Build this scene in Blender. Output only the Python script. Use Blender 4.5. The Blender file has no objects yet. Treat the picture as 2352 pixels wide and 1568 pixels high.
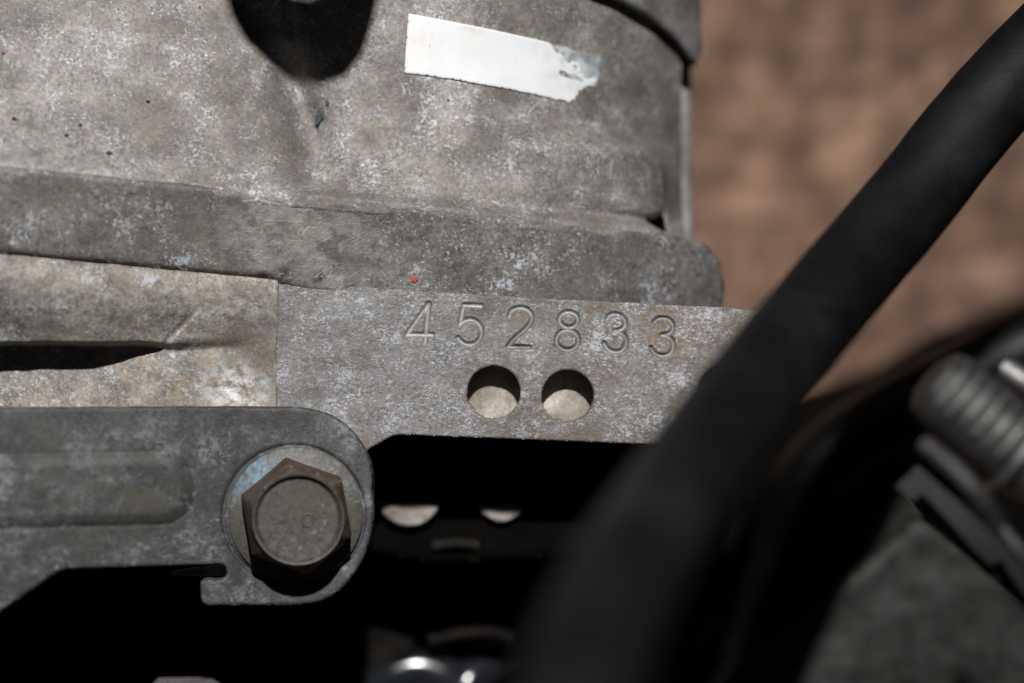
import bpy, math, random
import numpy as np
from mathutils import Matrix, Vector

# ------------------------------------------------------------------ camera, light, exposure
sc = bpy.context.scene
col = sc.collection
MM = 0.001
K = 0.06            # mm on the stamped face per unit of the drawing grid (2352 x 1568)
D = 392.0           # mm from the lens to the stamped face
CX, CY = 1176.0, 784.0

cam_d = bpy.data.cameras.new("camera")
cam = bpy.data.objects.new("camera", cam_d)
col.objects.link(cam)
cam.location = (0, 0, D * MM)
cam_d.lens = 100.0
cam_d.sensor_width = 36.0
cam_d.clip_start = 0.01
cam_d.clip_end = 50.0
cam_d.dof.use_dof = True
cam_d.dof.focus_distance = D * MM
cam_d.dof.aperture_fstop = 6.6
cam_d.dof.aperture_blades = 0
sc.camera = cam

world = bpy.data.worlds.new("World")
sc.world = world
world.use_nodes = True
bg = world.node_tree.nodes["Background"]
bg.inputs[0].default_value = (0.85, 0.95, 1.0, 1)
bg.inputs[1].default_value = 0.008

LAMP = np.array([22.0, 325.0, 562.0])      # the hand-held lamp above the camera, mm
ld = bpy.data.lights.new("flash_lamp", 'SPOT')     # a torch: its beam fades towards the rim
ld.shadow_soft_size = 0.010
ld.spot_size = math.radians(40)
ld.spot_blend = 1.0
ld.energy = 25.0
ld.color = (1.0, 0.985, 0.972)
lo = bpy.data.objects.new("flash_lamp", ld)
col.objects.link(lo)
lo.location = LAMP * MM
lo.rotation_euler = (Vector((-18, 12, 0)) - Vector(LAMP)).to_track_quat('-Z', 'Y').to_euler()

sc.view_settings.view_transform = 'Standard'
sc.view_settings.look = 'None'
sc.view_settings.exposure = 0.0
sc.view_settings.gamma = 1.0

# ------------------------------------------------------------------ helpers
rng = np.random.default_rng(7)
_tabs = {}

def vnoise(x, y, seed):
    if seed not in _tabs:
        _tabs[seed] = np.random.default_rng(seed).random((256, 256))
    t = _tabs[seed]
    xi = np.floor(x).astype(int); yi = np.floor(y).astype(int)
    fx = x - xi; fy = y - yi
    fx = fx * fx * (3 - 2 * fx); fy = fy * fy * (3 - 2 * fy)
    a = t[xi & 255, yi & 255]; b = t[(xi + 1) & 255, yi & 255]
    c = t[xi & 255, (yi + 1) & 255]; d = t[(xi + 1) & 255, (yi + 1) & 255]
    return (a * (1 - fx) + b * fx) * (1 - fy) + (c * (1 - fx) + d * fx) * fy - 0.5

def fbm(x, y, size, seed, octv=4):
    s = 0; amp = 1.0; f = 1.0 / size
    for o in range(octv):
        s = s + amp * vnoise(x * f + 37.1 * o, y * f + 11.7 * o, seed + o)
        amp *= 0.5; f *= 2.03
    return s

def sstep(a, b, x):
    t = np.clip((x - a) / (b - a), 0, 1)
    return t * t * (3 - 2 * t)

def at(x, y, z=0.0):
    s = (D - z) / D
    return ((x - CX) * K * s, (CY - y) * K * s, z)

def rpoly(pts, n=8):
    """polygon with optional corner radius as third value"""
    out = []
    m = len(pts)
    for i in range(m):
        p = pts[i]
        r = p[2] if len(p) > 2 else 0
        c = np.array(p[:2], float)
        if r <= 0:
            out.append(c); continue
        a = np.array(pts[i - 1][:2], float) - c
        b = np.array(pts[(i + 1) % m][:2], float) - c
        la, lb = np.linalg.norm(a), np.linalg.norm(b)
        a /= la; b /= lb
        th = math.acos(max(-1, min(1, float(a @ b))))
        t = min(r / math.tan(th / 2), la * 0.49, lb * 0.49)
        rr = t * math.tan(th / 2)
        bis = (a + b); bis /= np.linalg.norm(bis)
        ce = c + bis * rr / math.sin(th / 2)
        p0 = c + a * t - ce; p1 = c + b * t - ce
        a0 = math.atan2(p0[1], p0[0]); a1 = math.atan2(p1[1], p1[0])
        da = (a1 - a0 + math.pi) % (2 * math.pi) - math.pi
        for k in range(n + 1):
            ang = a0 + da * k / n
            out.append(ce + rr * np.array([math.cos(ang), math.sin(ang)]))
    return np.array(out)

def sdf_poly(poly, X, Y):
    d = np.full(X.shape, 1e9)
    ins = np.zeros(X.shape, bool)
    n = len(poly)
    for i in range(n):
        ax, ay = poly[i]; bx, by = poly[(i + 1) % n]
        ex, ey = bx - ax, by - ay
        L = ex * ex + ey * ey
        if L < 1e-12: continue
        t = np.clip(((X - ax) * ex + (Y - ay) * ey) / L, 0, 1)
        d = np.minimum(d, (X - ax - t * ex) ** 2 + (Y - ay - t * ey) ** 2)
        if ay != by:
            c = (ay > Y) != (by > Y)
            xi = ax + (Y - ay) / (by - ay) * ex
            ins ^= c & (X < xi)
    d = np.sqrt(d)
    return np.where(ins, -d, d)

def dist_line(line, X, Y):
    d = np.full(X.shape, 1e9)
    for (ax, ay), (bx, by) in zip(line[:-1], line[1:]):
        ex, ey = bx - ax, by - ay
        L = ex * ex + ey * ey + 1e-12
        t = np.clip(((X - ax) * ex + (Y - ay) * ey) / L, 0, 1)
        d = np.minimum(d, (X - ax - t * ex) ** 2 + (Y - ay - t * ey) ** 2)
    return np.sqrt(d)

def mesh_obj(name, co, faces, mat, parent=None, smooth=True, sharp=None):
    """co: (n,3) mm; faces: list of index arrays all quads or tris, or list of arrays"""
    me = bpy.data.meshes.new(name)
    co = np.asarray(co, np.float32) * MM
    groups = [np.asarray(f, np.int32) for f in faces if len(f)]
    me.vertices.add(len(co))
    me.vertices.foreach_set("co", co.ravel())
    nl = sum(g.size for g in groups); nf = sum(len(g) for g in groups)
    me.loops.add(nl); me.polygons.add(nf)
    me.loops.foreach_set("vertex_index", np.concatenate([g.ravel() for g in groups]))
    tot = np.concatenate([np.full(len(g), g.shape[1], np.int32) for g in groups])
    start = np.concatenate([[0], np.cumsum(tot)[:-1]]).astype(np.int32)
    me.polygons.foreach_set("loop_start", start)
    me.polygons.foreach_set("use_smooth", np.full(nf, smooth, bool))
    me.update(calc_edges=True)
    me.validate()
    if sharp:
        me.set_sharp_from_angle(angle=math.radians(sharp))
    if mat: me.materials.append(mat)
    o = bpy.data.objects.new(name, me)
    col.objects.link(o)
    if parent: attach(o, parent)
    return o

def attach(o, parent):
    o.parent = parent
    m = Matrix.Identity(4); q = parent
    while q is not None:
        m = Matrix.Translation(q.location) @ m if q.type == 'EMPTY' else m
        q = q.parent
    if parent.type == 'EMPTY':
        o.matrix_parent_inverse = m.inverted()

def thing(name, label, cat, loc=(0, 0, 0), group=None):
    o = bpy.data.objects.new(name, None)
    o.empty_display_size = 0.01
    col.objects.link(o)
    o.location = Vector(loc) * MM
    o['label'] = label; o['category'] = cat
    if group: o['group'] = group
    return o

def tag(o, label, cat, group=None):
    o['label'] = label; o['category'] = cat
    if group: o['group'] = group
    return o

def relief(name, fsdf, bounds, step, zfun, zbot, mat, parent=None, z0=0.0, edge=6.0, er=0.35, split=None, skirt_mat=None):
    """a plate with a shaped face: outline by signed distance, face height by zfun, walls down to zbot (mm)"""
    x0, y0, x1, y1 = bounds
    xs = np.arange(x0, x1 + step, step, dtype=float); ys = np.arange(y0, y1 + step, step, dtype=float)
    X, Y = np.meshgrid(xs, ys, indexing='ij')
    F = fsdf(X, Y)
    gx, gy = np.gradient(F, step)
    gl = np.sqrt(gx * gx + gy * gy) + 1e-9
    snap = (F > -0.5 * step) & (F < 0.75 * step)
    Xs = np.where(snap, X - F * gx / gl ** 2, X); Ys = np.where(snap, Y - F * gy / gl ** 2, Y)
    inn = (F < 0) | snap
    Z = zfun(Xs, Ys)
    if er > 0:
        t = np.clip(1 + np.where(snap, 0, F) / edge, 0, 1)
        Z = Z - er * (1 - np.sqrt(np.clip(1 - t * t, 0, 1)))
    s = (D - z0) / D
    co = np.stack([(Xs - CX) * K * s, (CY - Ys) * K * s, Z], -1).reshape(-1, 3)
    nx, ny = X.shape
    idx = np.arange(nx * ny).reshape(nx, ny)
    a, b, c, d = idx[:-1, :-1], idx[1:, :-1], idx[1:, 1:], idx[:-1, 1:]
    ia, ib, ic, id_ = inn[:-1, :-1], inn[1:, :-1], inn[1:, 1:], inn[:-1, 1:]
    cnt = ia.astype(int) + ib + ic + id_
    q = cnt == 4
    quads = np.stack([a[q], d[q], c[q], b[q]], -1)
    tris = []
    for miss, tri in ((ia, (b, d, c)), (ib, (a, d, c)), (ic, (a, d, b)), (id_, (a, c, b))):
        m = (cnt == 3) & ~miss
        tris.append(np.stack([tri[0][m], tri[1][m], tri[2][m]], -1))
    tris = np.concatenate(tris)
    # boundary
    ed = np.concatenate([quads[:, [0, 1]], quads[:, [1, 2]], quads[:, [2, 3]], quads[:, [3, 0]],
                         tris[:, [0, 1]], tris[:, [1, 2]], tris[:, [2, 0]]])
    N = nx * ny
    key = ed[:, 0].astype(np.int64) * N + ed[:, 1]
    rev = ed[:, 1].astype(np.int64) * N + ed[:, 0]
    bd = ed[~np.isin(key, rev)]
    bv = np.unique(bd)
    mp = np.full(N, -1); 
    base = N
    mp[bv] = np.arange(len(bv))
    topv = co[bv].copy(); botv = topv.copy()
    botv[:, 2] = zbot if np.isscalar(zbot) else zbot(topv)
    co = np.concatenate([co, topv, botv])
    n = len(bv)
    sk = np.stack([base + mp[bd[:, 1]], base + mp[bd[:, 0]], base + n + mp[bd[:, 0]], base + n + mp[bd[:, 1]]], -1)

    def sub(nm, qs, ts, mt, par):
        used = np.unique(np.concatenate([qs.ravel(), ts.ravel()]))
        rm = np.zeros(len(co), int); rm[used] = np.arange(len(used))
        return mesh_obj(nm, co[used], [rm[qs], rm[ts]], mt, par)
    if split is None:
        return sub(name, np.concatenate([quads, sk]), tris, mat, parent)
    S = split(X, Y)                # integer id per vertex (-1 = main)
    Sf = S.ravel()
    qid = np.max(Sf[quads], 1)
    qmin = np.min(Sf[quads], 1)
    qid = np.where(qmin >= 0, qid, -1)
    main = sub(name, np.concatenate([quads[qid < 0], sk]), tris, mat, parent)
    outs = []
    for i in range(S.max() + 1):
        outs.append((quads[qid == i], sub))
    return main, [(lambda nm, mt, par, qq=qq: sub(nm, qq, np.zeros((0, 3), int), mt, par)) for qq, _ in outs]

def smooth_path(pts, n=12):
    p = np.array(pts, float)
    p = np.vstack([2 * p[0] - p[1], p, 2 * p[-1] - p[-2]])
    out = []
    for i in range(1, len(p) - 2):
        for k in range(n):
            t = k / n
            out.append(0.5 * ((2 * p[i]) + (-p[i - 1] + p[i + 1]) * t + (2 * p[i - 1] - 5 * p[i] + 4 * p[i + 1] - p[i + 2]) * t * t
                              + (-p[i - 1] + 3 * p[i] - 3 * p[i + 1] + p[i + 2]) * t ** 3))
    out.append(p[-2])
    return np.array(out)

def tube(name, path, radius, mat, parent=None, seg=32, wob=0.0, cap=True):
    path = np.array(path, float); n = len(path)
    rad = np.broadcast_to(np.asarray(radius, float), (n,)).copy()
    T = np.gradient(path, axis=0); T /= np.linalg.norm(T, axis=1)[:, None]
    up = np.array([0.13, 0.2, 1.0])
    rings = []
    for i in range(n):
        u = up - T[i] * (up @ T[i]); u /= np.linalg.norm(u); v = np.cross(T[i], u); up = u
        a = np.linspace(0, 2 * np.pi, seg, endpoint=False)
        r = rad[i] + wob * (vnoise(a * 1.3, np.full(seg, i * 0.35), 91) + vnoise(a * 4, np.full(seg, i * 0.9), 92) * 0.4)
        rings.append(path[i] + np.outer(np.cos(a) * r, u) + np.outer(np.sin(a) * r, v))
    co = np.concatenate(rings)
    f = []
    for i in range(n - 1):
        j = np.arange(seg); k = (j + 1) % seg
        f.append(np.stack([i * seg + j, i * seg + k, (i + 1) * seg + k, (i + 1) * seg + j], -1))
    faces = [np.concatenate(f)]
    if cap:
        faces += [np.arange(seg)[::-1][None, :], (np.arange(seg) + (n - 1) * seg)[None, :]]
    return mesh_obj(name, co, faces, mat, parent, sharp=50)

def lathe(name, prof, origin, axis, mat, parent=None, seg=64, rfun=None, sharp=35, a0=0.0, a1=2 * math.pi):
    """prof: list of (r, h) mm along axis from origin"""
    ax = np.array(axis, float); ax /= np.linalg.norm(ax)
    h = np.array([0, 0, 1.0]) if abs(ax[2]) < 0.9 else np.array([1.0, 0, 0])
    u = h - ax * (h @ ax); u /= np.linalg.norm(u); v = np.cross(ax, u)
    full = abs(a1 - a0 - 2 * math.pi) < 1e-6
    a = np.linspace(a0, a1, seg, endpoint=not full)
    co = []
    for r, hh in prof:
        rr = np.full(len(a), r) if rfun is None else rfun(a, r, hh)
        co.append(np.array(origin) + np.outer(rr * np.cos(a), u) + np.outer(rr * np.sin(a), v) + ax * hh)
    co = np.concatenate(co)
    f = []
    m = len(a)
    for i in range(len(prof) - 1):
        j = np.arange(m if full else m - 1); k = (j + 1) % m
        f.append(np.stack([i * m + j, i * m + k, (i + 1) * m + k, (i + 1) * m + j], -1))
    return mesh_obj(name, co, [np.concatenate(f)], mat, parent, sharp=sharp)

def flake(name, x, y, z, rx, ry, mat, parent=None, seed=1, th=0.18, n=14, rot=0.0):
    """small ragged chip of paint lying on a surface"""
    r = random.Random(seed)
    cx, cy, _ = at(x, y, z)
    top = []; bot = []
    for i in range(n):
        a = 2 * math.pi * i / n
        q = 0.65 + 0.5 * r.random()
        px, py = rx * K * q * math.cos(a), ry * K * q * math.sin(a)
        px, py = px * math.cos(rot) - py * math.sin(rot), px * math.sin(rot) + py * math.cos(rot)
        top.append((cx + px, cy + py, z + th * (0.6 + 0.5 * r.random())))
        bot.append((cx + px * 1.05, cy + py * 1.05, z - 0.3))
    co = [(cx, cy, z + th * 1.25)] + top + bot
    tr = np.array([(0, 1 + i, 1 + (i + 1) % n) for i in range(n)])
    qd = np.array([(1 + i, 1 + n + i, 1 + n + (i + 1) % n, 1 + (i + 1) % n) for i in range(n)])
    return mesh_obj(name, co, [tr, qd], mat, parent, smooth=False)

# ------------------------------------------------------------------ materials
class NT:
    def __init__(self, name):
        self.m = bpy.data.materials.new(name); self.m.use_nodes = True
        self.t = self.m.node_tree; self.n = self.t.nodes
        self.b = self.n["Principled BSDF"]
        g = self.n.new("ShaderNodeNewGeometry")
        v = self.n.new("ShaderNodeVectorMath"); v.operation = 'SCALE'
        v.inputs['Scale'].default_value = 1000.0
        self.t.links.new(g.outputs['Position'], v.inputs[0])
        self.P = v.outputs[0]
    def link(self, a, b): self.t.links.new(a, b)
    def put(self, sock, v):
        if hasattr(v, 'is_output'): self.link(v, sock)
        else: sock.default_value = v
    def noise(self, scale, detail=6, rough=0.6, vec=None, dist=0.0):
        n = self.n.new("ShaderNodeTexNoise"); n.inputs['Scale'].default_value = scale
        n.inputs['Detail'].default_value = detail; n.inputs['Roughness'].default_value = rough
        n.inputs['Distortion'].default_value = dist
        self.link(vec or self.P, n.inputs['Vector']); return n.outputs['Fac']
    def voro(self, scale, vec=None, feature='F1', rnd=1.0, dim='3D'):
        n = self.n.new("ShaderNodeTexVoronoi"); n.inputs['Scale'].default_value = scale; n.feature = feature; n.voronoi_dimensions = dim
        n.inputs['Randomness'].default_value = rnd
        self.link(vec or self.P, n.inputs['Vector']); return n.outputs['Distance']
    def ramp(self, fac, a, b, lo=0.0, hi=1.0):
        n = self.n.new("ShaderNodeMapRange"); n.interpolation_type = 'SMOOTHSTEP'
        n.inputs[1].default_value = a; n.inputs[2].default_value = b
        n.inputs[3].default_value = lo; n.inputs[4].default_value = hi
        self.link(fac, n.inputs[0]); return n.outputs[0]
    def math(self, op, a, b=0.0):
        n = self.n.new("ShaderNodeMath"); n.operation = op
        self.put(n.inputs[0], a); self.put(n.inputs[1], b); return n.outputs[0]
    def mix(self, fac, a, b):
        n = self.n.new("ShaderNodeMix"); n.data_type = 'RGBA'
        self.put(n.inputs[0], fac)
        for s, v in ((n.inputs[6], a), (n.inputs[7], b)):
            self.put(s, v if hasattr(v, 'is_output') else (*v, 1))
        return n.outputs[2]
    def mapped(self, rot=(0, 0, 0), scale=(1, 1, 1), loc=(0, 0, 0)):
        n = self.n.new("ShaderNodeMapping")
        n.inputs['Rotation'].default_value = rot; n.inputs['Scale'].default_value = scale; n.inputs['Location'].default_value = loc
        self.link(self.P, n.inputs['Vector']); return n.outputs[0]
    def near(self, p, r0, r1):
        """1 inside r0 mm of a point, 0 outside r1"""
        n = self.n.new("ShaderNodeVectorMath"); n.operation = 'DISTANCE'
        self.link(self.P, n.inputs[0]); n.inputs[1].default_value = p
        return self.ramp(n.outputs['Value'], r0, r1, 1.0, 0.0)
    def bump(self, h, dist, strength=1.0):
        n = self.n.new("ShaderNodeBump"); n.inputs['Distance'].default_value = dist * MM
        n.inputs['Strength'].default_value = strength
        self.link(h, n.inputs['Height']); self.link(n.outputs[0], self.b.inputs['Normal'])
    def done(self, colr, rough, metal=0.0, spec=0.5):
        self.put(self.b.inputs['Base Color'], colr if hasattr(colr, 'is_output') else (*colr, 1))
        self.put(self.b.inputs['Roughness'], rough)
        self.put(self.b.inputs['Metallic'], metal)
        self.b.inputs['Specular IOR Level'].default_value = spec
        return self.m

def cast(name, dark, mid, light, speck=(0.60, 0.68), speck_col=(0.60, 0.63, 0.70), stain=None, stain_t=(0.55, 0.7), stain_a=0.7,
         rough=0.6, metal=0.35, bump=0.06, size=1.0, seed=0.0, extra=None, pit=0.72, dabs=(0.62, 0.70), stretch=1.0, warm=0.0, grime=0.72, grime_col=(0.085, 0.073, 0.060)):
    n = NT(name)
    sv = (1 / size, stretch / size, 1 / size)
    P = n.mapped(loc=(seed, seed * 1.7, 0), scale=sv)
    big = n.noise(0.16, 4, 0.6, P)
    med = n.noise(0.9, 8, 0.72, P)
    fine = n.noise(4.2, 6, 0.75, P)
    gr = n.noise(1.9, 4, 0.7, n.mapped(loc=(seed + 41, 17, 3), scale=sv))
    tone = n.math('ADD', n.math('ADD', n.math('MULTIPLY', big, 0.26), n.math('MULTIPLY', gr, 0.48)), n.math('ADD', n.math('MULTIPLY', med, 0.46), n.math('MULTIPLY', fine, 0.26)))
    c = n.mix(n.ramp(tone, 0.63, 0.745), dark, mid)
    c = n.mix(n.ramp(tone, 0.735, 0.85), c, light)
    # white bloom of oxide: clusters of small specks, and a few soft dabs
    cl = n.math('SUBTRACT', n.noise(0.24, 4, 0.6, n.mapped(loc=(11, 57 + seed, 3))), 0.5)
    sp = n.noise(2.1, 6, 0.66, n.mapped(loc=(31 + seed, 7, 3), scale=sv))
    spm = n.ramp(n.math('ADD', sp, n.math('MULTIPLY', cl, 0.5)), *speck)
    c = n.mix(n.math('MULTIPLY', spm, 0.8), c, speck_col)
    dab = n.ramp(n.math('ADD', n.noise(0.95, 6, 0.66, n.mapped(loc=(5, 77 + seed, 2), scale=sv)), n.math('MULTIPLY', cl, 0.4)), *dabs)
    c = n.mix(n.math('MULTIPLY', dab, 0.7), c, speck_col)
    if stain:
        st = n.math('MULTIPLY', n.ramp(n.noise(0.34, 9, 0.72, n.mapped(loc=(3, 91 + seed, 5))), *stain_t), stain_a)
        c = n.mix(st, c, stain)
    gm = n.ramp(n.noise(0.075, 6, 0.62, n.mapped(loc=(19 + seed, 5, 7))), 0.42, 0.62, 0.0, grime)
    gm = n.math('MULTIPLY', gm, n.ramp(med, 0.30, 0.62, 0.45, 1.0))
    c = n.mix(gm, c, grime_col)
    wt = n.math('MULTIPLY', n.ramp(n.noise(0.27, 7, 0.68, n.mapped(loc=(45, 3 + seed, 2))), 0.48, 0.66), warm)
    c = n.mix(wt, c, (0.30, 0.245, 0.185))
    # dark pits
    pt = n.ramp(n.noise(3.2, 3, 0.6, n.mapped(loc=(71, 13 + seed, 9))), pit - 0.05, pit)
    c = n.mix(n.math('MULTIPLY', pt, 0.8), c, (0.035, 0.028, 0.024))
    h = n.math('ADD', n.math('MULTIPLY', med, 0.7), n.math('MULTIPLY', fine, 0.55))
    if extra:
        c, h = extra(n, c, h)
    n.bump(h, bump * 2.8, 1.0)
    r = n.ramp(med, 0.3, 0.7, rough - 0.1, rough + 0.12)
    return n.done(c, r, metal, 0.4)

def scratch(n, c, h):
    m = n.math('MULTIPLY', n.near(at(680, 560, 2), 4.0, 17.0), n.ramp(n.noise(0.3, 5, 0.6), 0.36, 0.55))
    def turned(a, sc_, loc=(0, 0, 0)):
        v = n.mapped(rot=(0, 0, math.radians(a)))
        q = n.n.new("ShaderNodeMapping"); q.inputs['Scale'].default_value = sc_; q.inputs['Location'].default_value = loc
        n.link(v, q.inputs['Vector']); return q.outputs[0]
    s1 = n.noise(1.0, 3, 0.7, turned(-31, (0.16, 6.0, 1)), 0.5)
    s2 = n.noise(1.0, 3, 0.7, turned(3, (0.15, 6.5, 1), (9, 4, 0)), 0.5)
    s3 = n.noise(1.0, 3, 0.7, turned(-52, (0.3, 7.0, 1), (3, 8, 0)), 0.2)
    s = n.math('MAXIMUM', n.ramp(s1, 0.54, 0.66), n.math('MAXIMUM', n.ramp(s2, 0.56, 0.66), n.ramp(s3, 0.57, 0.68)))
    s = n.math('MULTIPLY', s, m)
    k = n.math('MULTIPLY', n.near(at(905, 500, 2), 2.5, 9.0), n.ramp(n.noise(0.7, 7, 0.7), 0.36, 0.58))
    c = n.mix(n.math('MULTIPLY', k, 0.7), c, (0.070, 0.064, 0.055))
    worn = n.math('MULTIPLY', m, n.ramp(n.noise(0.5, 6, 0.7), 0.3, 0.6))
    c = n.mix(n.math('MULTIPLY', worn, 0.62), c, (0.40, 0.385, 0.36))
    for q, r0, r1 in (((655, 631), 0.4, 2.2), ((735, 636), 0.2, 1.5), ((600, 628), 0.2, 1.2)):
        k = n.math('MULTIPLY', n.near(at(q[0], q[1], 0.5), r0, r1), n.ramp(n.noise(1.3, 5, 0.7), 0.40, 0.52))
        c = n.mix(n.math('MULTIPLY', k, 0.9), c, (0.020, 0.019, 0.019))
    return n.mix(n.math('MULTIPLY', s, n.ramp(n.noise(1.6, 5, 0.7), 0.35, 0.6, 0.2, 0.85)), c, (0.60, 0.58, 0.54)), n.math('SUBTRACT', h, n.math('MULTIPLY', s, 0.25))

def rusty_corner(n, c, h):
    m = n.math('MULTIPLY', n.near(at(1600, 870, 0), 8, 40), n.ramp(n.noise(0.8, 9, 0.75), 0.49, 0.60))
    c = n.mix(n.math('MULTIPLY', m, 0.75), c, (0.150, 0.105, 0.055))
    for q in ((1134, 901), (1304, 909)):
        k = n.math('MULTIPLY', n.near(at(q[0], q[1], 0), 4.0, 8.5), n.ramp(n.noise(0.7, 8, 0.72, n.mapped(loc=(4, 6, 1))), 0.46, 0.60))
        c = n.mix(n.math('MULTIPLY', k, 0.6), c, (0.125, 0.095, 0.065))
    m2 = n.math('MULTIPLY', n.near(at(1540, 760, 0), 1.5, 5), n.ramp(n.noise(1.2, 6, 0.7), 0.45, 0.58))
    return n.mix(n.math('MULTIPLY', m2, 0.8), c, (0.22, 0.13, 0.055)), h

def chalky(n, c, h):
    m = n.math('MULTIPLY', n.near(at(540, 905, 0), 1.0, 6.5), n.ramp(n.noise(0.7, 7, 0.7), 0.35, 0.62))
    c = n.mix(n.math('MULTIPLY', m, 0.9), c, (0.80, 0.80, 0.80))
    m2 = n.math('MULTIPLY', n.near(at(380, 860, 0), 6, 26), n.ramp(n.noise(0.6, 7, 0.7, n.mapped(loc=(5, 3, 2))), 0.45, 0.6))
    m2 = n.math('MULTIPLY', m2, n.ramp(n.noise(0.9, 4, 0.6), 0.3, 0.6))
    return n.mix(n.math('MULTIPLY', m2, 0.5), c, (0.33, 0.24, 0.14)), h

M_body = cast("cast_alloy_body", (0.155, 0.144, 0.134), (0.285, 0.270, 0.254), (0.43, 0.412, 0.390), speck=(0.575, 0.66), dabs=(0.615, 0.70),
              stain=(0.36, 0.27, 0.18), stain_t=(0.56, 0.72), stain_a=0.35, pit=0.72, warm=0.30)
M_flange = cast("cast_alloy_flange", (0.088, 0.083, 0.076), (0.185, 0.178, 0.167), (0.30, 0.29, 0.275), speck=(0.575, 0.66), dabs=(0.61, 0.70),
                stain=(0.30, 0.22, 0.14), stain_a=0.3, warm=0.22, seed=17.0, extra=scratch)
M_rib = cast("cast_alloy_rib", (0.180, 0.166, 0.148), (0.335, 0.315, 0.285), (0.50, 0.475, 0.43), speck=(0.575, 0.65), dabs=(0.59, 0.67),
             stain=(0.22, 0.17, 0.115), stain_t=(0.50, 0.66), stain_a=0.5, seed=41.0, extra=chalky)
M_num = cast("machined_alloy", (0.115, 0.108, 0.100), (0.215, 0.210, 0.207), (0.33, 0.33, 0.34), speck=(0.55, 0.64), dabs=(0.56, 0.66), speck_col=(0.50, 0.52, 0.57),
             stain=(0.19, 0.15, 0.105), stain_t=(0.50, 0.66), stain_a=0.55, seed=63.0, bump=0.05, size=0.85, stretch=1.5, extra=rusty_corner)
M_digit = cast("stamped_groove", (0.24, 0.235, 0.228), (0.325, 0.322, 0.315), (0.41, 0.405, 0.40), speck=(0.8, 0.9), seed=5.0, bump=0.02, size=0.6, rough=0.5)
M_floor = cast("dusty_hole_floor", (0.30, 0.26, 0.22), (0.46, 0.41, 0.35), (0.60, 0.54, 0.48), speck=(0.7, 0.8), stain=(0.45, 0.27, 0.14), stain_a=0.6,
               seed=9.0, metal=0.0, size=0.7)
def patchy(n, c, h):
    a = n.math('MULTIPLY', n.ramp(n.noise(0.20, 7, 0.66, n.mapped(loc=(2, 44, 8), scale=(0.8, 1.2, 1))), 0.49, 0.63), n.ramp(n.noise(1.1, 6, 0.7), 0.40, 0.60))
    c = n.mix(n.math('MULTIPLY', a, 0.85), c, (0.225, 0.225, 0.245))
    b = n.ramp(n.noise(0.13, 6, 0.64, n.mapped(loc=(7, 21, 3))), 0.47, 0.64)
    c = n.mix(n.math('MULTIPLY', b, 0.75), c, (0.042, 0.041, 0.037))
    o = n.math('MULTIPLY', n.near(at(250, 1085, 8), 4, 17), n.ramp(n.noise(0.3, 6, 0.66, n.mapped(loc=(9, 1, 3), scale=(0.6, 1.3, 1))), 0.42, 0.60))
    return n.mix(n.math('MULTIPLY', o, 0.6), c, (0.085, 0.078, 0.058)), h
M_brk = cast("zinc_steel", (0.044, 0.046, 0.049), (0.076, 0.079, 0.084), (0.130, 0.133, 0.141), speck=(0.62, 0.74), speck_col=(0.22, 0.22, 0.24), dabs=(0.60, 0.74),
             stain=(0.10, 0.09, 0.06), stain_a=0.5, seed=77.0, bump=0.04, rough=0.55, extra=patchy, grime=0.75, grime_col=(0.036, 0.036, 0.034))
M_cap = cast("cylinder_alloy", (0.16, 0.15, 0.145), (0.26, 0.25, 0.245), (0.36, 0.35, 0.34), seed=23.0)
M_stud = cast("stud_steel", (0.26, 0.235, 0.21), (0.37, 0.34, 0.31), (0.46, 0.43, 0.40), seed=29.0, metal=0.1)

def blue_rub(n, c, h):
    a = n.near(at(585, 1080, 3), 1.2, 4.2); b = n.near(at(548, 1118, 3), 0.5, 2.2)
    m = n.math('MULTIPLY', n.math('MAXIMUM', a, b), n.ramp(n.noise(0.8, 8, 0.75), 0.42, 0.62))
    return n.mix(n.math('MULTIPLY', m, 0.68), c, (0.13, 0.36, 0.52)), h
M_boltf = cast("bolt_flange_steel", (0.085, 0.082, 0.076), (0.135, 0.132, 0.124), (0.21, 0.205, 0.195), speck=(0.66, 0.76), speck_col=(0.42, 0.42, 0.42),
               stain=(0.16, 0.08, 0.04), stain_t=(0.56, 0.68), stain_a=0.6, seed=83.0, bump=0.03, extra=blue_rub)
M_bolth = cast("bolt_head_steel", (0.052, 0.047, 0.041), (0.082, 0.076, 0.068), (0.135, 0.127, 0.116), speck=(0.70, 0.80), speck_col=(0.3, 0.29, 0.28),
               stain=(0.11, 0.045, 0.024), stain_t=(0.56, 0.70), stain_a=0.7, seed=89.0, bump=0.03, rough=0.5)
M_boltr = cast("bolt_rust", (0.040, 0.023, 0.016), (0.085, 0.046, 0.029), (0.130, 0.105, 0.085), speck=(0.75, 0.85), speck_col=(0.3, 0.28, 0.26), seed=97.0, bump=0.04, rough=0.5)

def plain(name, c0, c1, rough, metal=0.0, scale=0.5, bump=0.03, spec=0.5, bscale=4.0):
    n = NT(name)
    f = n.noise(scale, 6, 0.65)
    cc = n.mix(n.ramp(f, 0.35, 0.65), c0, c1)
    n.bump(n.noise(bscale, 5, 0.65), bump * 4)
    return n.done(cc, n.ramp(f, 0.3, 0.7, rough - 0.06, rough + 0.08), metal, spec)

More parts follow.
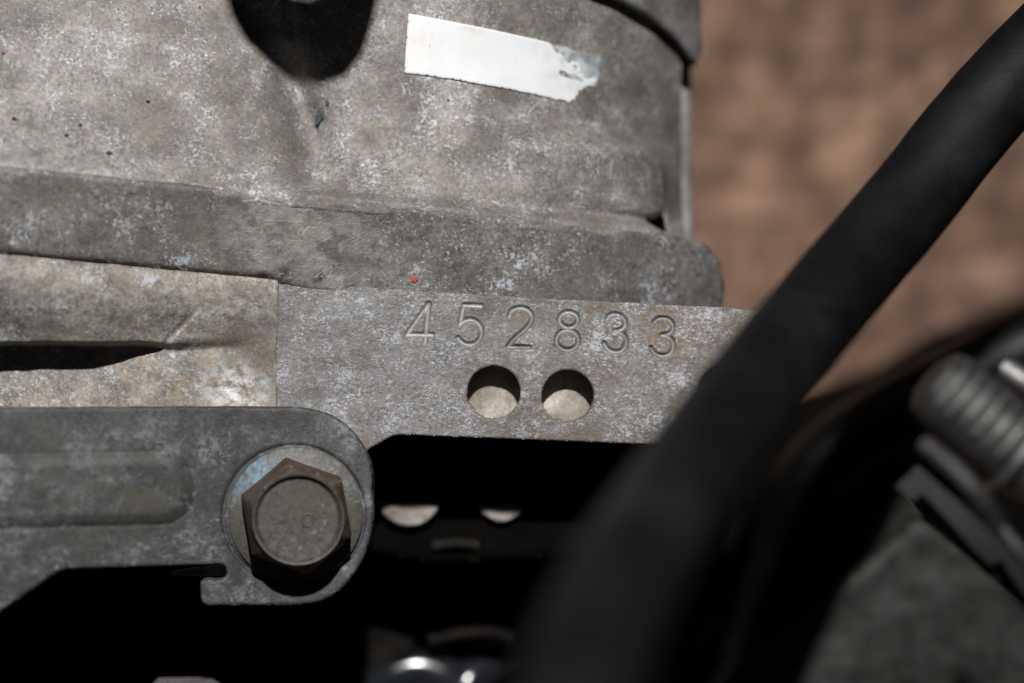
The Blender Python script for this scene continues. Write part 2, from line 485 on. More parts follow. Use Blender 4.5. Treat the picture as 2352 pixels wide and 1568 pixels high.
def rubber():
    n = NT("black_rubber")
    f = n.noise(0.12, 6, 0.65)
    c = n.mix(n.ramp(f, 0.35, 0.65), (0.0036, 0.0038, 0.0042), (0.0058, 0.0061, 0.0067))
    d = n.ramp(n.noise(0.055, 5, 0.6, n.mapped(loc=(4, 9, 2))), 0.52, 0.68)
    c = n.mix(n.math('MULTIPLY', d, 0.7), c, (0.013, 0.0145, 0.017))
    n.bump(n.noise(1.2, 5, 0.6), 0.10)
    return n.done(c, n.ramp(f, 0.3, 0.7, 0.50, 0.66), 0.0, 0.16)
M_rubber = rubber()
M_rubber2 = plain("old_black_rubber", (0.0018, 0.0018, 0.002), (0.003, 0.003, 0.0034), 0.36, scale=0.15, bump=0.01, spec=0.30)
M_black = plain("cavity_black", (0.0018, 0.0017, 0.0016), (0.0040, 0.0034, 0.0030), 0.8, scale=0.1, spec=0.05)  # dark paint and the deep shade of the cavity in one near-black colour
M_grime = plain("grimy_brown", (0.009, 0.0075, 0.0065), (0.020, 0.017, 0.0145), 0.75, scale=0.3, spec=0.12)
M_gloss = plain("glossy_black_enamel", (0.012, 0.014, 0.017), (0.016, 0.018, 0.021), 0.16, scale=0.2, bump=0.0, spec=0.6)
M_steel = plain("clamp_steel", (0.17, 0.167, 0.16), (0.25, 0.245, 0.24), 0.38, metal=0.85, scale=0.4, bump=0.02)
M_strap = plain("clamp_strap_steel", (0.008, 0.0075, 0.007), (0.014, 0.013, 0.012), 0.5, metal=0.0, scale=0.4, bump=0.02, spec=0.2)
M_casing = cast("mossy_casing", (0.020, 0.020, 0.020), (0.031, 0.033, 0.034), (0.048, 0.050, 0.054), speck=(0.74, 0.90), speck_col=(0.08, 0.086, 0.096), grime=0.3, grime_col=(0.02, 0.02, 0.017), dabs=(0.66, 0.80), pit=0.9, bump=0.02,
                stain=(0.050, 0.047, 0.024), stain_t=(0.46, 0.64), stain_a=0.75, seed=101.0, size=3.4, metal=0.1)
M_red = plain("red_paint", (0.28, 0.03, 0.033), (0.42, 0.07, 0.07), 0.5, scale=3)
M_chip = plain("dark_paint", (0.02, 0.03, 0.032), (0.06, 0.075, 0.08), 0.5, scale=3)
M_debris = plain("dirt_speck", (0.02, 0.012, 0.01), (0.04, 0.025, 0.02), 0.7, scale=3)
M_film = plain("torn_grey_film", (0.20, 0.215, 0.22), (0.50, 0.53, 0.55), 0.55, scale=0.4)

def sticker_mat():
    n = NT("white_sticker")
    c = n.mix(n.ramp(n.noise(0.25, 5, 0.6), 0.35, 0.7), (0.72, 0.735, 0.75), (0.69, 0.70, 0.70))
    y = n.math('MULTIPLY', n.near(at(1082, 62, -6), 0.6, 2.6), n.ramp(n.noise(0.9, 4, 0.6), 0.3, 0.5))
    c = n.mix(n.math('MULTIPLY', y, 0.75), c, (0.62, 0.40, 0.16))
    y2 = n.math('MULTIPLY', n.near(at(942, 105, -6), 0.6, 4.5), 0.55)
    c = n.mix(y2, c, (0.78, 0.72, 0.55))
    sp = n.ramp(n.noise(1.6, 2, 0.5), 0.745, 0.77)
    c = n.mix(n.math('MULTIPLY', sp, 0.7), c, (0.22, 0.27, 0.27))
    smear = n.math('MULTIPLY', n.near(at(1320, 160, -8), 0.5, 5.5), n.ramp(n.noise(0.55, 6, 0.7), 0.44, 0.60))
    c = n.mix(n.math('MULTIPLY', smear, 0.75), c, (0.33, 0.36, 0.37))
    c = n.mix(n.ramp(n.noise(0.5, 7, 0.7, n.mapped(loc=(8, 2, 1))), 0.54, 0.72, 0.0, 0.4), c, (0.56, 0.55, 0.50))
    n.bump(n.noise(0.8, 3, 0.5), 0.01)
    return n.done(c, 0.5, 0.0, 0.4)
M_stick = sticker_mat()

def ground_mat():
    n = NT("brown_matting")
    v = n.mapped(rot=(0, 0, math.radians(-3)))
    warp = n.n.new("ShaderNodeVectorMath"); warp.operation = 'ADD'
    nz = n.n.new("ShaderNodeTexNoise"); nz.inputs['Scale'].default_value = 0.05; nz.inputs['Detail'].default_value = 3
    n.link(v, nz.inputs['Vector'])
    sc_ = n.n.new("ShaderNodeVectorMath"); sc_.operation = 'SCALE'; sc_.inputs['Scale'].default_value = 7.0
    n.link(nz.outputs['Color'], sc_.inputs[0]); n.link(v, warp.inputs[0]); n.link(sc_.outputs[0], warp.inputs[1])
    def bands(angle, sx_, sy_):
        q = n.n.new("ShaderNodeMapping"); q.inputs['Rotation'].default_value = (0, 0, math.radians(angle))
        n.link(warp.outputs[0], q.inputs['Vector'])
        r_ = n.n.new("ShaderNodeMapping"); r_.inputs['Scale'].default_value = (sx_, sy_, 1)
        n.link(q.outputs[0], r_.inputs['Vector']); return r_.outputs[0]
    up = n.noise(1.0, 2, 0.5, bands(6, 0.17, 0.028))
    ac = n.noise(1.0, 2, 0.5, bands(-2, 0.030, 0.19))
    d = n.voro(0.105, bands(0, 0.8, 1.25), rnd=0.7, dim='2D')
    big = n.noise(0.020, 3, 0.5)
    mid = n.noise(0.07, 4, 0.6)
    c = n.mix(n.ramp(mid, 0.35, 0.65), (0.40, 0.245, 0.168), (0.55, 0.345, 0.230))
    c = n.mix(n.ramp(big, 0.4, 0.65), c, (0.36, 0.232, 0.180))
    c = n.mix(n.math('MULTIPLY', n.ramp(up, 0.44, 0.54), 0.70), c, (0.17, 0.100, 0.068))
    c = n.mix(n.math('MULTIPLY', n.ramp(ac, 0.44, 0.54), 0.70), c, (0.16, 0.098, 0.068))
    c = n.mix(n.ramp(d, 0.12, 0.46, 0.6, 0.0), c, (0.085, 0.054, 0.039))
    n.bump(n.noise(0.4, 5, 0.6), 0.8)
    return n.done(c, 0.85, 0.0, 0.2)
M_ground = ground_mat()

# ------------------------------------------------------------------ the setting
GZ = -170.0
g = mesh_obj("ground", [(-1500, -1500, GZ), (1500, -1500, GZ), (1500, 1500, GZ), (-1500, 1500, GZ)], [np.array([[0, 1, 2, 3]])], M_ground, smooth=False)
g['kind'] = "structure"

# ------------------------------------------------------------------ engine
eng = thing("engine", "grey oxidised alloy engine casing stamped 452833 with two round holes", "engine", (0, 0, -60))

band_top = np.array([(-90, 384), (0, 392), (150, 402), (300, 416), (450, 430), (600, 446), (850, 467), (1100, 490), (1400, 516), (1500, 524), (1600, 545), (1720, 600)], float)
seam = np.array([(-90, 577), (0, 585), (300, 611), (632, 641), (1000, 671), (1310, 688), (1660, 706), (1760, 712)], float)
bz = np.array([(-90, 17), (0, 15.2), (300, 9.6), (600, 3.9), (800, 2.9), (1000, 1.3), (1200, -2.6), (1400, -7.5), (1550, -13), (1700, -21)], float)
def smin(arr, x):
    w = 40.0
    return (np.interp(x - w, arr[:, 0], arr[:, 1]) + np.interp(x, arr[:, 0], arr[:, 1]) + np.interp(x + w, arr[:, 0], arr[:, 1])) / 3
def y_top(x): return smin(band_top, x)
def z_bt(x): return smin(bz, x)

# --- number face with stamped digits
def Z6(p): return (885.5 + p[0] * 0.3012, 649.4 + p[1] * 0.3012)
def arc(cx, cy, rx, ry, n=28): return [(cx + rx * math.cos(2 * math.pi * i / n), cy + ry * math.sin(2 * math.pi * i / n)) for i in range(n + 1)]
def sp2(pts):
    q = smooth_path([(a, b, 0) for a, b in pts], 6); return [(p[0], p[1]) for p in q]
digits = [
    [[(327, 158), (163, 393)], [(163, 393), (358, 395)], [(330, 158), (302, 455)]],
    [[(732, 176), (597, 169), (568, 316)], sp2([(568, 316), (610, 286), (660, 281), (708, 310), (732, 370), (715, 430), (670, 466), (618, 468), (575, 446), (551, 420)])],
    [sp2([(945, 255), (958, 220), (992, 196), (1045, 192), (1090, 212), (1114, 252), (1108, 296), (1080, 338), (1030, 384), (975, 432), (931, 487)]), [(931, 487), (1098, 491)]],
    [arc(1397, 281, 70, 59), arc(1387, 436, 83, 77)],
    [sp2([(1690, 275), (1710, 248), (1750, 238), (1795, 250), (1826, 288), (1822, 332), (1790, 358), (1747, 366)]),
     sp2([(1747, 366), (1800, 385), (1832, 422), (1832, 472), (1800, 515), (1750, 526), (1700, 508), (1665, 462)])],
    [sp2([(2050, 300), (2075, 276), (2120, 269), (2160, 281), (2190, 322), (2185, 365), (2150, 390), (2107, 398)]),
     sp2([(2107, 398), (2160, 412), (2192, 452), (2190, 507), (2160, 545), (2110, 556), (2060, 540), (2025, 495)])],
]
digits = [[[Z6(p) for p in ln] for ln in dg] for dg in digits]
HW = 6.5
def dig_dist(X, Y):
    out = []
    for dg in digits:
        xs = [p[0] for l in dg for p in l]; ys = [p[1] for l in dg for p in l]
        d = np.full(X.shape, 1e3)
        m = (X > min(xs) - 20) & (X < max(xs) + 20) & (Y > min(ys) - 20) & (Y < max(ys) + 20)
        for l in dg:
            d[m] = np.minimum(d[m], dist_line(l, X[m], Y[m]))
        out.append(d)
    return out
num_poly = rpoly([(633, 641), (1000, 671), (1310, 688), (1660, 706), (1790, 716), (1700, 1032), (1490, 1020), (950, 999), (905, 998, 40), (845, 1032), (800, 1090), (633, 1010)])
def rag(X, Y, cx, cy):
    a = np.arctan2(Y - cy, X - cx)
    low = np.clip(np.cos(a - 2.1), 0, 1) ** 2
    return vnoise(a * 9 + 5, a * 0 + cx, 55) * 8.0 * low + vnoise(a * 22, a * 0 + cx, 56) * 3.0 * low + vnoise(a * 5, a * 0 + cx, 57) * 1.2
HOLES = [(1134, 901, 61.5), (1304, 909, 60.0), (1668, 900, 64)]
def num_sdf(X, Y):
    f = sdf_poly(num_poly, X, Y)
    f = f + fbm(X, Y, 30, 300, 3) * 1.6 * (Y < 760)
    for cx, cy, r in HOLES:
        f = np.maximum(f, r + rag(X, Y, cx, cy) - np.hypot(X - cx, Y - cy))
    return f
def num_z(X, Y):
    z = fbm(X, Y, 60, 310, 4) * 0.06
    for d in dig_dist(X, Y):
        z = z - 0.45 * np.clip(1 - (d / (HW * 1.02)) ** 2.6, 0, 1) + 0.05 * np.exp(-((d - HW * 1.28) / 1.9) ** 2)
    # dents
    for (x, y, r, dp) in ((993, 676, 4.5, 0.35), (1665, 711, 7, 0.5), (872, 668, 10, 0.12)):
        z = z - dp * np.exp(-((X - x) ** 2 + (Y - y) ** 2) / r ** 2)
    return z
def num_split(X, Y):
    s = np.full(X.shape, -1)
    for i, d in enumerate(dig_dist(X, Y)): s[d < HW * 1.0] = i
    return s
num, dig_fns = relief("number_face", num_sdf, (620, 628, 1810, 1100), 2.0, num_z, -9.0, M_num, eng, edge=4.0, er=0.22, split=num_split)
num['label'] = "machined grey face stamped with the number 452833"
names = "452833"
for i, fn in enumerate(dig_fns):
    o = fn("stamped_digit", M_digit, num)
    o['label'] = "stamped digit " + {'4': 'four', '5': 'five', '2': 'two', '8': 'eight', '3': 'three'}[names[i]]

# floor of the holes
relief("hole_floor", lambda X, Y: sdf_poly(rpoly([(1030, 800), (1420, 812), (1420, 985), (1030, 975)]), X, Y), (1020, 790, 1430, 1000), 6,
       lambda X, Y: -5.3 + fbm(X, Y, 50, 320, 4) * 0.5, -8, M_floor, eng)

# --- flange band of the upper case
band_poly = np.concatenate([
    np.array([(x, y_top(np.array(float(x)))) for x in list(range(-90, 1560, 30))]),
    rpoly([(1570, 533), (1645, 552, 40), (1680, 590, 40), (1692, 640), (1692, 760), (1000, 720), (632, 652)])[1:],
    np.array([(float(x), float(np.interp(x, seam[:, 0], seam[:, 1])) - 1.5) for x in range(620, -91, -30)])])
def band_sdf(X, Y):
    return sdf_poly(band_poly, X, Y) + fbm(X, Y, 90, 330, 3) * 3.0
def band_z(X, Y):
    t = (Y - y_top(X)) * K
    z = z_bt(X) - np.interp(X, [0, 600, 800, 1000, 1300], [0.24, 0.27, 0.235, 0.16, 0.16]) * t + fbm(X, Y, 120, 340, 5) * 0.35
    z -= 1.2 * sstep(1630, 1692, X)
    return z
band = relief("case_flange", band_sdf, (-95, 370, 1705, 765), 5, band_z, lambda v: v[:, 2] - 9, M_flange, eng, edge=16, er=0.9)

# --- upper body
R_B, XC_B, Z0_B = 50.0, -22.0, -6.5
ROLL = rpoly([(700, 292), (1538, 322, 62), (1538, 498, 42), (1440, 488), (700, 430)])
def body_z(X, Y, octv=6):
    t = (y_top(X) - Y) * K                       # mm above the flange edge
    xm = (X - CX) * K * 1.03
    cyl = Z0_B - 30.0 * (np.clip(xm - XC_B, 0, 60) / 49.0) ** 3.0 + 0.11 * t
    # long swelling low on the right with a rounded end
    e = sdf_poly(ROLL, X, Y)
    cyl = cyl + 5.4 * sstep(48, -34, e) * sstep(780, 1340, X) + 3.4 * sstep(7, -9, e) * sstep(1300, 1500, X)
    left = 0.6 + (600 - X) / 600 * 9.2 - 0.25 * t + 0.8 * np.exp(-((X - 300) / 260) ** 2)
    xs = X + 0.22 * (Y - 300) * -1 + 10 * np.sin(Y / 70)
    s = sstep(600, 722, xs)
    z = left * (1 - s) + cyl * s
    z = z - 2.4 * np.exp(-((xs - 706) / 40) ** 2) * sstep(90, 200, Y)
    # cove up to the flange edge
    zt = z_bt(X) - 0.35
    cw = np.interp(X, [-90, 600, 900, 1600], [4.6, 5.0, 5.4, 4.2])
    c = np.exp(-np.clip(t, 0, None) / cw * 1.25)
    z = z * (1 - c) + np.minimum(zt, z + 14) * c
    notch = np.exp(-(((X - 1512) / 24) ** 2 + ((Y - 508) / 18) ** 2))
    z = z - 1.0 * notch
    return z + fbm(X, Y, 150, 350, octv) * 0.55
body_poly = np.array([(-90, -90), (1585, -90), (1588, 250), (1590, 540), (1500, 560), (-90, 420)], float)
NOTCH = rpoly([(1478, 494, 5), (1514, 494, 8), (1536, 476, 6), (1539, 530, 4), (1512, 516, 6)])
body = relief("crankcase_body", lambda X, Y: np.maximum(sdf_poly(body_poly, X, Y), -sdf_poly(NOTCH, X, Y)), (-95, -95, 1596, 565), 5, body_z, lambda v: v[:, 2] - 20, M_body, eng, z0=-8, edge=10, er=0.5)
body_s = (D + 8) / D

# pale strip beyond the end of the body
relief("end_strip", lambda X, Y: sdf_poly(rpoly([(1556, 60), (1586, 60), (1592, 560), (1470, 560), (1470, 440), (1556, 440)]), X, Y), (1455, 50, 1600, 570), 4,
       lambda X, Y: -37 - np.abs(X - 1572) * 0.02 + fbm(X, Y, 60, 360, 3) * 0.3, -60, M_cap, eng, z0=-37, edge=8, er=0.6)

# --- round barrel collar above the body, axis along the barrel
col_poly = rpoly([(1150, -90), (1250, -40), (1340, -8), (1420, 12), (1500, 43), (1560, 82), (1598, 120), (1613, 128, 6), (1622, 105), (1624, -140), (1150, -140)])
def col_z(X, Y):
    xm = (X - CX) * K * 1.03
    return Z0_B + 6.6 - 30.0 * (np.clip(xm - XC_B, 0, 60) / 49.0) ** 3.0 + fbm(X, Y, 90, 365, 4) * 0.4
relief("barrel_collar", lambda X, Y: sdf_poly(col_poly, X, Y) + fbm(X, Y, 60, 366, 2) * 2, (1140, -150, 1640, 140), 4, col_z, lambda v: v[:, 2] - 9, M_cap, eng, z0=-20, edge=14, er=0.9)

# --- rib and ledge on the left
def rib_h(x): return np.interp(x, [-90, 0, 150, 230, 300, 350, 390, 440, 520, 640], [7.4, 7.0, 6.8, 6.2, 4.6, 2.9, 1.5, 0.7, 0.25, 0.0])
def left_z(X, Y):
    sy = np.interp(X, seam[:, 0], seam[:, 1])
    lip = 790 + 8 * sstep(300, 420, X) + fbm(X, X * 0, 80, 370, 3) * 6
    u = np.clip((Y - sy) / (lip - sy), 0, 1.4)
    prof = 0.35 + 0.65 * sstep(0.0, 0.75, u)
    hs = np.maximum(z_bt(X) - 0.24 * (sy - y_top(X)) * K - 0.2 + 0.8, 0)     # level with the flange above at the seam
    q = sstep(0.05, 1.0, u)
    up = hs * (1 - q) + rib_h(X) * q + 1.5 * sstep(640, 200, X) * np.sin(np.clip(u, 0, 1) * math.pi)
    w = np.interp(X, [-90, 250, 380, 470, 640], [10, 12, 16, 40, 70])
    k = 1 - sstep(lip - w * 0.6, lip + w * 0.5, Y)
    z = -0.8 + up * k + 0.62 * sstep(560, 630, X)
    # crease where the rib dies out
    a = (X - 385) * 0.72 + (Y - 782) * 0.69                # along-perpendicular of the crease line
    ln = dist_line([(378, 790), (430, 738), (486, 688)], X, Y)
    z = z - 0.5 * np.exp(-(ln / 5) ** 2) * sstep(500, 420, X) + 0.38 * sstep(-2, 26, a) * (1 - sstep(26, 150, a)) * sstep(680, 760, Y) * (1 - sstep(775, 800, Y))
    z = z - 0.6 * np.exp(-((Y - 800 + (X - 480) * 0.06) / 12) ** 2) * sstep(380, 420, X) * (1 - sstep(480, 590, X))
    return z + fbm(X, Y, 70, 380, 5) * (0.35 - 0.3 * sstep(590, 625, X))
left_poly = np.concatenate([np.array([(float(x), float(np.interp(x, seam[:, 0], seam[:, 1])) + 1.5) for x in range(-90, 631, 30)]),
                            np.array([(640, 644), (640, 760), (640, 1010), (-90, 1010)])])
relief("case_rib", lambda X, Y: sdf_poly(left_poly, X, Y) + fbm(X, Y, 40, 390, 3) * 2.0, (-95, 560, 648, 1015), 4, left_z, lambda v: v[:, 2] * 0 - 9, M_rib, eng, edge=4, er=0.16)

# --- things deeper down on the engine
for (x, y, r, z, fl_) in ((940, 1136, 74, -18.6, 1150), (1152, 1143, 57, -19.2, 1158)):     # two round stud tops, the flange's shadow edge cut into their shape
    relief("cut_stud_top", lambda X, Y, x=x, y=y, r=r, f=fl_: np.maximum(np.hypot(X - x, Y - y) - r, f - Y) + fbm(X, Y, 20, 404, 2) * 1.5, (x - r - 8, fl_ - 8, x + r + 8, y + r + 8), 3,
           lambda X, Y, z=z: z + fbm(X, Y, 40, 403, 3) * 0.4, -50, M_stud, eng, z0=z, edge=7, er=0.5)
relief("dark_backing", lambda X, Y: sdf_poly(rpoly([(840, 975), (1480, 975), (1500, 780), (1720, 780), (1700, 1000), (1600, 1180), (1480, 1270), (1000, 1300, 60), (840, 1270)]), X, Y), (830, 770, 1730, 1310), 10,
       lambda X, Y: -21.5 + fbm(X, Y, 120, 405, 3) * 1.0, -60, M_black, eng, z0=-19, edge=20, er=1.0)  # added dark sheet: stops bounced light, keeps cavity and third hole black
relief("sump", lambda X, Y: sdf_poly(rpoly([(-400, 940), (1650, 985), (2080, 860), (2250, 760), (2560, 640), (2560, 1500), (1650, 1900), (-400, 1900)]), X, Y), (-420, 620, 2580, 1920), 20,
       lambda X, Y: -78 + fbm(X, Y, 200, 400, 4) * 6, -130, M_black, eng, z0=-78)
tube("casting_lip", smooth_path([at(996, 1254, -21), at(1050, 1247, -20.4), at(1096, 1252, -21.5)], 6), 0.8, M_grime, eng)
tube("casting_lip", smooth_path([at(990, 1466, -44), at(1060, 1449, -43), at(1130, 1448, -43), at(1170, 1462, -45)], 6), 1.3, M_grime, eng)
relief("sump_corner", lambda X, Y: sdf_poly(rpoly([(842, 1428, 20), (900, 1438), (960, 1470, 10), (900, 1640), (835, 1640)]), X, Y), (820, 1400, 980, 1650), 8,
       lambda X, Y: -44 - (Y - 1430) * 0.03, -90, M_grime, eng, z0=-45, edge=16, er=1.5)

# --- small marks on the casing
def on_body(x, y):
    return float(body_z(np.array([[x]], float), np.array([[y]], float))[0, 0])
def on_band(x, y): return float(band_z(np.array([[x]], float), np.array([[y]], float))[0, 0])
o = flake("paint_fleck", 952, 640, on_band(952, 640), 8, 9, M_red, eng, 3); o['label'] = "red paint fleck above the stamped four"
flake("paint_fleck", 459, 16, on_body(459, 16), 3, 3, M_red, eng, 4)
flake("paint_fleck", 1030, 229, on_body(1030, 229), 3, 3, M_red, eng, 5)
flake("paint_fleck", 8, 121, on_body(8, 121), 3, 3, M_red, eng, 6)
o = flake("paint_chip", 738, 262, on_body(738, 262), 13, 24, M_chip, eng, 7, rot=-0.4, th=0.4); o['label'] = "dark paint chip on the casing under the shadow"
o = flake("paint_chip", 752, 236, on_body(752, 236), 7, 9, M_chip, eng, 8)
for i, (x, y, r) in enumerate(((250, 352, 7), (153, 310, 5), (33, 272, 5), (185, 286, 3.5), (340, 232, 4))):
    flake("dirt_speck", x, y, on_body(x, y), r, r * 0.7, M_debris, eng, 20 + i)

# ------------------------------------------------------------------ sticker
def film_z(off): return lambda X, Y: body_z(X, Y, 2) + off
sx = 0.975
stick_poly = rpoly([(941, 39), (1000, 50), (1150, 76), (1262, 96, 8), (1280, 116), (1300, 133), (1318, 140), (1338, 158), (1352, 172), (1376, 176), (1362, 184), (1350, 194), (1330, 199), (1322, 212), (1313, 229, 2), (1200, 211), (1060, 189), (931, 172, 3)])
st = relief("paper_sticker", lambda X, Y: np.maximum(sdf_poly(stick_poly, X, Y) + fbm(X, Y, 15, 410, 4) * 15.0 * sstep(1240, 1320, X) + fbm(X, Y, 30, 412, 2) * 1.5,
            4.5 + vnoise(X / 9, Y / 9, 77) * 5 - dist_line([(1288, 163), (1320, 172), (1336, 178)], X, Y)),
            (925, 30, 1385, 236), 2.5, film_z(0.34), lambda v: v[:, 2] - 0.5, M_stick, None, z0=-8, edge=3, er=0.08)
tag(st, "white paper sticker with a torn end stuck on the grey casing", "sticker")
film_poly = rpoly([(1240, 96), (1290, 103), (1386, 123, 3), (1381, 176), (1366, 196), (1330, 190), (1290, 150)])
fl = relief("torn_film", lambda X, Y: sdf_poly(film_poly, X, Y) + fbm(X, Y, 20, 420, 3) * 6.0, (1240, 90, 1392, 190), 2.5, film_z(0.22), lambda v: v[:, 2] - 0.5, M_film, st, z0=-8, edge=3, er=0.05)
fl['label'] = "grey torn film at the ragged end of the sticker"

# ------------------------------------------------------------------ steel bracket
brk_poly = rpoly([(-120, 929), (300, 931), *[(p[0], p[1]) for p in smooth_path([(640, 933, 0), (700, 936, 0), (762, 952, 0), (812, 990, 0), (843, 1036, 0), (856, 1085, 0), (858, 1140, 0), (857, 1195, 0), (848, 1246, 0), (824, 1302, 0), (786, 1350, 0), (742, 1377, 0), (690, 1386, 0)], 6)], (600, 1387), (470, 1384, 22), (468, 1322, 10),
                  (500, 1326), (526, 1322, 14), (526, 1291, 15), (440, 1291), (172, 1291, 60), (-120, 1500)], 12)
def brk_z(X, Y):
    z = 2.2 + (678 - X) * K * 0.12 + np.clip(560 - X, 0, None) / 560 * 9.5
    rr = np.hypot(X - 678, Y - 1181)
    z = z - 0.45 * np.exp(-((rr - 159) / 4.0) ** 2)
    e = sdf_poly(rpoly([(-200, 1034), (455, 1034, 70), (455, 1196, 70), (-200, 1196)]), X, Y)
    z = z + 0.75 * sstep(12, -30, e) - 0.15 * np.exp(-(e / 5) ** 2)
    return z + fbm(X, Y, 110, 430, 5) * 0.22
br = relief("steel_bracket", lambda X, Y: sdf_poly(brk_poly, X, Y) + fbm(X, Y, 26, 440, 3) * 1.2, (-125, 920, 870, 1505), 3, brk_z, lambda v: v[:, 2] - 3.2, M_brk, None, edge=7, er=0.45)
tag(br, "dark grey pressed steel bracket with a hooked end held by the rusty bolt", "bracket")
# pale bar seen in the bracket's slot
o = tube("slot_pin", [at(395, 1316, -3.0), at(450, 1312, -2.6), at(520, 1309, -2.4)], [0.3, 0.6, 0.8], M_stud, None)
tag(o, "thin brown rod lying behind the slot of the steel bracket", "rod")

# ------------------------------------------------------------------ flange bolt
bc = np.array(at(678, 1181, 3.0)); bc[2] = 2.2
bolt = thing("flange_bolt", "rusty hexagon flange bolt with blue paint smear on the steel bracket", "bolt", tuple(bc))
RF = 155 * K * (D - 3) / D
TX, TY = 0.125, -0.03
tilt = (TX, TY, 1.0)
lathe("flange", [(RF, -0.5), (RF, 0.55), (RF - 0.25, 0.8), (RF - 1.1, 1.0), (7.2, 1.6), (6.5, 1.7)], bc, tilt, M_boltf, bolt, seg=96)
def hexr(a, r, hh):
    if r < 6.4: return np.full(len(a), r)
    b = (a - HEXA + math.pi / 6) % (math.pi / 3) - math.pi / 6
    b = np.abs(b)
    rr = r * math.cos(math.pi / 6) / np.cos(math.pi / 6 - b)
    return rr
# orientation: lathe's u axis for a near z axis is +x
HEXA = math.radians(40)
lathe("hex_head", [(8.05, 1.0), (8.0, 1.5), (7.85, 5.4), (7.1, 6.6), (6.35, 7.25)], bc, tilt, M_boltr, bolt, seg=120, rfun=hexr, sharp=28)
lathe("head_top", [(6.35, 7.24), (6.3, 7.7), (6.14, 7.95), (5.9, 7.9), (5.62, 7.2), (5.3, 6.95), (3, 6.9), (0.01, 6.92)], bc, tilt, M_bolth, bolt, seg=96)
mk = lambda x, y: (bc + np.array([x + TX * 6.9, y + TY * 6.9, 6.80 - TX * x - TY * y])).tolist()
tube("head_mark", [mk(1.3 + 0.75 * math.cos(a), -0.2 + 0.85 * math.sin(a)) for a in np.linspace(0, 2 * math.pi, 24)], 0.2, M_bolth, bolt, seg=8)

# ------------------------------------------------------------------ hoses
hp = smooth_path([at(2640, -150, -4), at(2440, 60, 2), at(2250, 262, 6), at(2074, 482, 13), at(1897, 690, 28), at(1722, 905, 52), at(1556, 1130, 82), at(1402, 1400, 116), at(1300, 1700, 138), at(1220, 2100, 148)], 14)
h1 = tube("thick_hose", hp, 6.05, M_rubber, None, seg=56, wob=0.10)
tag(h1, "thick matt black rubber hose crossing diagonally in front of the stamped face", "hose")
hp2 = smooth_path([at(2700, 620, -52), at(2420, 770, -52), at(2200, 890, -55), at(2020, 985, -58), at(1880, 1095, -60), at(1790, 1250, -68), at(1720, 1420, -74), at(1660, 1750, -76)], 14)
h2 = tube("rear_hose", hp2, 6.6, M_rubber2, None, seg=48, wob=0.08)
tag(h2, "black rubber hose curving behind the thick hose beside the clamp", "hose")

# ------------------------------------------------------------------ hose clamp
cl = thing("hose_clamp", "blurred steel worm drive hose clamp beside the rear black hose", "hose clamp", at(2250, 1050, 46))
A = np.array(at(2148, 880, 34)); B = np.array(at(2330, 1030, 35)); dv = (B - A); Ln = np.linalg.norm(dv); dv /= Ln
M_house = plain("clamp_housing_steel", (0.030, 0.0285, 0.0265), (0.05, 0.0475, 0.045), 0.42, metal=0.4, scale=0.4)
lathe("screw_housing", [(0.1, -1.6), (2.4, -1.4), (4.6, -0.3), (5.3, 1.2), (5.35, Ln), (4.2, Ln + 0.5)], A, dv, M_house, cl, seg=48)
for i in range(6):
    c = A + dv * (1.8 + i * 1.95)
    lathe("worm_thread", [(5.25, -0.75), (5.7, -0.35), (5.85, 0.0), (5.7, 0.35), (5.25, 0.75)], c, dv, M_steel, cl, seg=24, a0=-0.95, a1=0.45)
lathe("screw_head", [(0.1, 4.2), (4.2, 4.0), (4.8, 3.4), (5.0, 0.6), (6.6, 0.4), (6.9, -0.3), (6.6, -0.9), (4.5, -1.0)], B + dv * 1.2, dv, M_steel, cl, seg=48)
q = smooth_path([at(2122, 1020, 46), at(2180, 1068, 48), at(2240, 1130, 49), at(2284, 1200, 47)], 8)
tube("saddle", q, 1.25, M_house, cl, seg=20)
def strip(name, path, wid, th, mat, parent, nrm):
    path = np.array(path); T = np.gradient(path, axis=0); T /= np.linalg.norm(T, axis=1)[:, None]
    nrm = np.array(nrm, float); nrm /= np.linalg.norm(nrm)
    S = np.cross(T, nrm); S /= np.linalg.norm(S, axis=1)[:, None]
    co = []
    for sx_, sz in ((-1, 1), (1, 1), (1, -1), (-1, -1)):
        co.append(path + S * wid / 2 * sx_ + nrm * th / 2 * sz)
    n = len(path); co = np.concatenate(co)
    f = []
    for k in range(4):
        j = np.arange(n - 1); k2 = (k + 1) % 4
        f.append(np.stack([k * n + j, k * n + j + 1, k2 * n + j + 1, k2 * n + j], -1))
    f.append(np.array([[0, n, 2 * n, 3 * n], [4 * n - 1, 3 * n - 1, 2 * n - 1, n - 1]]))
    return mesh_obj(name, co, f, mat, parent, smooth=False)
strip("strap", smooth_path([at(2080, 1095, 33), at(2200, 1203, 35), at(2310, 1308, 35), at(2460, 1445, 33)], 8), 4.2, 1.1, M_strap, cl, (0.3, 0.25, 1))
tube("strap_edge", smooth_path([at(2300, 1215, 43), at(2352, 1275, 44), at(2440, 1370, 43)], 8), 0.9, M_house, cl, seg=16)
tube("strap_edge", smooth_path([at(2305, 845, 29), at(2352, 876, 30), at(2440, 930, 30)], 8), 1.6, M_steel, cl, seg=16)

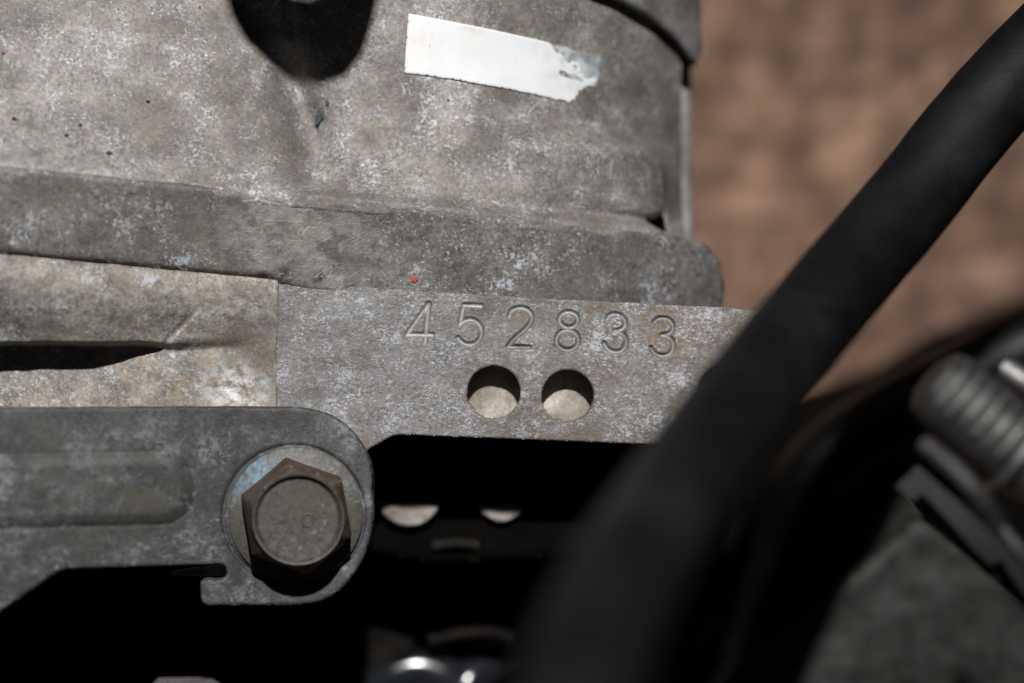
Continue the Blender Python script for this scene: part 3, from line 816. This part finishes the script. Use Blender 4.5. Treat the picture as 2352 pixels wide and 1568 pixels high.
# ------------------------------------------------------------------ casing at lower right
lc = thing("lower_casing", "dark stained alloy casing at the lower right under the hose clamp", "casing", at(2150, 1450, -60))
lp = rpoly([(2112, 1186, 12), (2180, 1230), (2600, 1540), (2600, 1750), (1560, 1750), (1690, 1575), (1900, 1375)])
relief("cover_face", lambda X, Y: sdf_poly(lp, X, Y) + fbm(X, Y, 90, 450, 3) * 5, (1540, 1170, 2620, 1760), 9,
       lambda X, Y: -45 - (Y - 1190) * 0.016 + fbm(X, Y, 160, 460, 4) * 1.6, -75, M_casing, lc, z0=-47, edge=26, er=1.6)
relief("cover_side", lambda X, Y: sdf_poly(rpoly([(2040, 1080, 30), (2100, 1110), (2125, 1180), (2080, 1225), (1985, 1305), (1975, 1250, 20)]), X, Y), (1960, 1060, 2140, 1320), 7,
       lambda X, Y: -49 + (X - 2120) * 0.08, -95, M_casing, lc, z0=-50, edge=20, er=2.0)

# ------------------------------------------------------------------ glossy fitting at the bottom
ft = thing("pipe_fitting", "glossy black rounded pipe fitting at the bottom edge in deep shade", "fitting", at(980, 1640, -60))
def torus(name, c, R, r, nrm, mat, parent):
    pr = [(R + r * math.cos(a), r * math.sin(a)) for a in np.linspace(0, 2 * math.pi, 25)]
    return lathe(name, pr, c, nrm, mat, parent, seg=72)
torus("ring", at(958, 1648, -50), 7.6, 4.0, (0.05, 0.1, 1), M_gloss, ft)
tube("elbow", smooth_path([at(1030, 1630, -50), at(1080, 1560, -51), at(1135, 1514, -54), at(1200, 1490, -60)], 8), 3.6, M_gloss, ft, seg=36)

nt = relief("square_nut", lambda X, Y: sdf_poly(rpoly([(346, 1572, 4), (474, 1571, 4), (494, 1588), (520, 1660), (330, 1660)]), X, Y), (320, 1545, 530, 1670), 3,
            lambda X, Y: -8 + fbm(X, Y, 40, 470, 3) * 0.3, -16, M_num, None, z0=-8, edge=8, er=0.6)
tag(nt, "pale grey square nut peeping over the bottom edge below the bracket", "nut")

# ------------------------------------------------------------------ unseen shade caster added above the frame, outline projected back from its shadow
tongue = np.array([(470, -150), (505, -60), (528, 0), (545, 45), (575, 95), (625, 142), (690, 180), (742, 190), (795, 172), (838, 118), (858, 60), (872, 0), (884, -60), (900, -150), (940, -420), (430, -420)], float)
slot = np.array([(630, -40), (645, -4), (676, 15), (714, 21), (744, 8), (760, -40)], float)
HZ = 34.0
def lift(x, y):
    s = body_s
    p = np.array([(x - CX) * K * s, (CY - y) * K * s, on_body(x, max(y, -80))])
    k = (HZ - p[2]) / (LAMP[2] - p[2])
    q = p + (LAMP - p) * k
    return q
def to_grid(q):       # grid units at the caster's own height
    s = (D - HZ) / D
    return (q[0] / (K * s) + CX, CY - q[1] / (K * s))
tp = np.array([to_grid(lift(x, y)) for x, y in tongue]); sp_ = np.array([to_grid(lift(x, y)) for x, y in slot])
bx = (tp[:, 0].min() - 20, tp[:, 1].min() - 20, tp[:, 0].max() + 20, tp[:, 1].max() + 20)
lv = relief("shade_caster", lambda X, Y: np.maximum(sdf_poly(tp, X, Y), -sdf_poly(sp_, X, Y)), bx, 6, lambda X, Y: HZ + 1.5 + 0 * X, HZ - 1.5, M_black, None, z0=HZ)
tag(lv, "unseen slotted shade caster above the frame, shaped to throw the tongue shadow", "shade caster")
